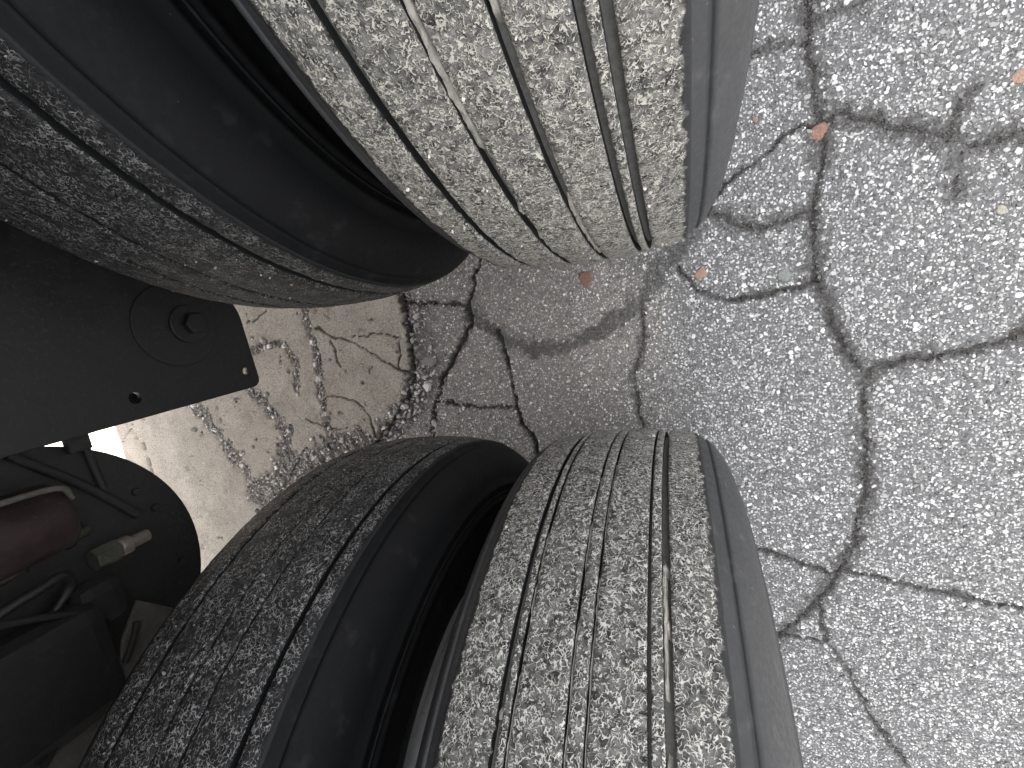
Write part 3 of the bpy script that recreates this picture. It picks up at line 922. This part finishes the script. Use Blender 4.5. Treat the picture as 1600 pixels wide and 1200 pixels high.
def cyl_between(name, p0, p1, r0, r1=None, seg=24, bev=0.0, hexa=False):
    bm = bmesh.new()
    r1 = r0 if r1 is None else r1
    p0, p1 = Vector(p0), Vector(p1)
    L = (p1 - p0).length
    bmesh.ops.create_cone(bm, cap_ends=True, segments=6 if hexa else seg, radius1=r0, radius2=r1, depth=L)
    if bev:
        caps = [e for e in bm.edges if abs(abs(e.verts[0].co.z) - L / 2) < 1e-6 and abs(abs(e.verts[1].co.z) - L / 2) < 1e-6 and e.verts[0].co.z * e.verts[1].co.z > 0]
        bmesh.ops.bevel(bm, geom=caps, offset=bev, segments=2, affect='EDGES', profile=0.5)
    q = (p1 - p0).to_track_quat('Z', 'Y').to_matrix().to_4x4()
    bm.transform(Matrix.Translation((p0 + p1) / 2) @ q)
    m_ = bpy.data.meshes.new(name)
    bm.to_mesh(m_)
    bm.free()
    if not hexa:
        for p_ in m_.polygons:
            p_.use_smooth = len(p_.vertices) == 4
    return m_


def tube_mesh(name, pts, r, seg=14, sub=10):
    P_ = [Vector(p) for p in pts]
    P_ = [P_[0] * 2 - P_[1]] + P_ + [P_[-1] * 2 - P_[-2]]
    path = []
    for i in range(1, len(P_) - 2):
        for k in range(sub):
            t_ = k / sub
            a, b, c_, d_ = P_[i - 1], P_[i], P_[i + 1], P_[i + 2]
            path.append(0.5 * ((2 * b) + (c_ - a) * t_ + (2 * a - 5 * b + 4 * c_ - d_) * t_ ** 2 + (3 * b - a - 3 * c_ + d_) * t_ ** 3))
    path.append(P_[-2])
    vs_ = []
    up = Vector((1, 0.2, 0.1))
    for i, p in enumerate(path):
        t_ = (path[min(i + 1, len(path) - 1)] - path[max(i - 1, 0)]).normalized()
        s_ = t_.cross(up).normalized()
        u_ = s_.cross(t_)
        for k in range(seg):
            a = 2 * math.pi * k / seg
            vs_.append(p + (s_ * math.cos(a) + u_ * math.sin(a)) * r)
    n = len(path)
    fs = [(i * seg + k, i * seg + (k + 1) % seg, (i + 1) * seg + (k + 1) % seg, (i + 1) * seg + k) for i in range(n - 1) for k in range(seg)]
    return np_mesh(name, np.array([tuple(v) for v in vs_]), np.array(fs))


trailer = empty('box_trailer', (-1.15, 0, 0))
tag(trailer, 'black underside of the trailer with a flat hanger plate beside the inner upper tyre', 'trailer')
TO = Vector((1.15, 0, 0))


def tpart(name, me_, mat, parent=None, off=(0, 0, 0)):
    o = link(name, me_, mat, parent if parent is not None else trailer)
    if parent is None:
        o.location = TO + Vector(off)
    else:
        o.location = off
    return o


tpart('deck', box_mesh('deck', (-2.17, -3.0, 1.245), (-0.13, 9.0, 1.285)), M['wood_floor'])
tpart('box_body', box_mesh('box_body', (-2.18, -3.05, 1.29), (-0.12, 9.0, 4.0), 0.02), M['white_body'])
tpart('side_rail', box_mesh('side_rail', (-0.127, -3.0, 1.21), (-0.098, 9.0, 1.287)), M['black_paint'])
tpart('side_rail', box_mesh('side_rail', (-2.202, -3.0, 1.21), (-2.173, 9.0, 1.287)), M['black_paint'])
for yy in (Y_UP, Y_LO):
    tpart('axle_tube', cyl_between('axle_tube', (-1.75, yy, TZ), (-0.16, yy, TZ), 0.064, seg=32), M['dark_steel'])
    tpart('brake_drum', cyl_between('brake_drum', (-0.60, yy, TZ), (-0.32, yy, TZ), 0.185, seg=48, bev=0.012), M['dark_steel'])
tpart('frame_rail', box_mesh('frame_rail', (-0.80, -1.6, 0.86), (-0.66, 1.8, 1.24)), M['black_paint'])
hx = -0.65
hang = rounded([(-0.010, 0.90), (0.0, 0.384), (0.150, 0.394), (0.40, 0.70), (0.40, 0.90)], [0.0, 0.017, 0.03, 0.05, 0.0])
hp = tpart('hanger_plate', plate_mesh('hanger_plate', hang, [((0.030, 0.407), 0.0075), ((0.026, 0.589), 0.0092)], 0.010), M['black_paint'], None, (hx, 0, 0))
hp2 = tpart('hanger_plate', plate_mesh('hanger_plate', rounded([(0.004, 0.90), (0.012, 0.44), (0.150, 0.44), (0.38, 0.70), (0.38, 0.90)], [0, 0.02, 0.03, 0.05, 0]), [], 0.010), M['black_paint'], None, (hx - 0.10, 0, 0))
pc = (0.122, 0.506)
tpart('pivot_washer', cyl_between('pivot_washer', (0.0005, pc[0], pc[1]), (0.0028, pc[0], pc[1]), 0.064, seg=48, bev=0.001), M['black_paint'], hp)
tpart('pivot_collar', cyl_between('pivot_collar', (0.002, pc[0], pc[1] - 0.018), (0.007, pc[0], pc[1] - 0.018), 0.031, seg=36, bev=0.002), M['black_paint'], hp)
tpart('pivot_bolt', cyl_between('pivot_bolt', (0.006, pc[0], pc[1] - 0.022), (0.018, pc[0], pc[1] - 0.022), 0.018, hexa=True, bev=0.002), M['black_paint'], hp)

# ---------------------------------------------------------------- rounded bracket with pipe, canister and bolt
br = empty('suspension_bracket', (-0.70, -0.22, 0.55))
tag(br, 'dark rounded bracket plate with a pale bolt, pipe and maroon canister, lower left', 'bracket')
BO = Vector((0.70, 0.22, -0.55))


def bpart(name, me_, mat, off=(0, 0, 0)):
    o = link(name, me_, mat, br)
    o.location = BO + Vector(off)
    return o


cy, cz, cr_ = -0.2180, 0.7470, 0.2145
arc = [(cy + cr_ * math.cos(a), cz + cr_ * math.sin(a)) for a in np.radians(np.linspace(202, 345, 40))]
outl = [(-0.03, 0.86)] + [(-0.42, 0.86)] + arc + [(-0.008, 0.72)]
bpart('rounded_plate', plate_mesh('rounded_plate', outl, [], 0.008), M['dark_steel'], (-0.70, 0, 0))
bpart('plate_rib', tube_mesh('plate_rib', [(-0.695, -0.012, 0.715), (-0.694, -0.08, 0.655), (-0.694, -0.148, 0.607)], 0.006), M['dark_steel'])
bpart('plate_rib', tube_mesh('plate_rib', [(-0.695, -0.010, 0.642), (-0.694, -0.05, 0.640), (-0.695, -0.092, 0.636)], 0.005), M['dark_steel'])
bpart('link_bar', box_mesh('link_bar', (-0.692, -0.030, 0.640), (-0.678, 0.02, 0.665), 0.002), M['dark_steel'])
bo = bpart('bolt', cyl_between('bolt', (-0.674, -0.176, 0.651), (-0.674, -0.176, 0.612), 0.0088, seg=24, bev=0.0015), M['zinc'])
nut = link('nut', cyl_between('nut', (-0.674, -0.176, 0.681), (-0.674, -0.176, 0.651), 0.0150, hexa=True, bev=0.001), M['brass'], bo)
col_ = link('collar', cyl_between('collar', (-0.674, -0.176, 0.6508), (-0.674, -0.176, 0.636), 0.0128, seg=28, bev=0.002), M['zinc'], bo)
bpart('pipe', tube_mesh('pipe', [(-0.668, -0.155, 0.83), (-0.668, -0.146, 0.768), (-0.668, -0.138, 0.733), (-0.670, -0.133, 0.700), (-0.678, -0.134, 0.676)], 0.0075), M['pipe'])
bpart('hose', tube_mesh('hose', [(-0.652, -0.19, 0.83), (-0.652, -0.176, 0.776), (-0.652, -0.171, 0.744), (-0.656, -0.170, 0.722), (-0.668, -0.190, 0.712), (-0.67, -0.215, 0.735)], 0.006), M['black_paint'])
bpart('canister', cyl_between('canister', (-0.655, -0.100, 0.88), (-0.655, -0.094, 0.702), 0.048, 0.043, seg=40, bev=0.010), M['maroon'])
bpart('canister_strap', tube_mesh('canister_strap', [(-0.615, -0.052, 0.86), (-0.612, -0.050, 0.78), (-0.617, -0.055, 0.715), (-0.63, -0.075, 0.699)], 0.0035), M['pale_steel'])
bpart('cover_plate', plate_mesh('cover_plate', [(-0.246, 0.664), (-0.318, 0.598), (-0.47, 0.64), (-0.47, 0.84), (-0.34, 0.80), (-0.318, 0.705), (-0.282, 0.690)], [], 0.006), M['pale_steel'], (-0.64, 0, 0))
bpart('rod', tube_mesh('rod', [(-0.634, -0.268, 0.675), (-0.634, -0.285, 0.683), (-0.634, -0.31, 0.70)], 0.004), M['black_paint'])
bpart('arm_box', box_mesh('arm_box', (-0.69, -0.36, 0.70), (-0.625, -0.21, 0.86), 0.022), M['shade_black'])
bpart('arm_box', box_mesh('arm_box', (-0.685, -0.26, 0.665), (-0.645, -0.195, 0.72), 0.018), M['shade_black'])
for yy, zz in ((-0.115, 0.598), (-0.150, 0.580), (-0.250, 0.566)):
    bpart('rivet', cyl_between('rivet', (-0.7005, yy, zz), (-0.694, yy, zz), 0.0065, 0.0050, seg=16, bev=0.001), M['dark_steel'])
bpart('cable', tube_mesh('cable', [(-0.640, -0.150, 0.86), (-0.638, -0.205, 0.745), (-0.650, -0.245, 0.700), (-0.646, -0.300, 0.720), (-0.630, -0.36, 0.80)], 0.0042), M['shade_black'])
for zz in (0.745, 0.705):
    bpart('pipe_clamp', cyl_between('pipe_clamp', (-0.668, -0.1405 + (0.745 - zz) * 0.12, zz), (-0.668, -0.1395 + (0.745 - zz) * 0.12, zz - 0.009), 0.0098, seg=20, bev=0.001), M['dark_steel'])
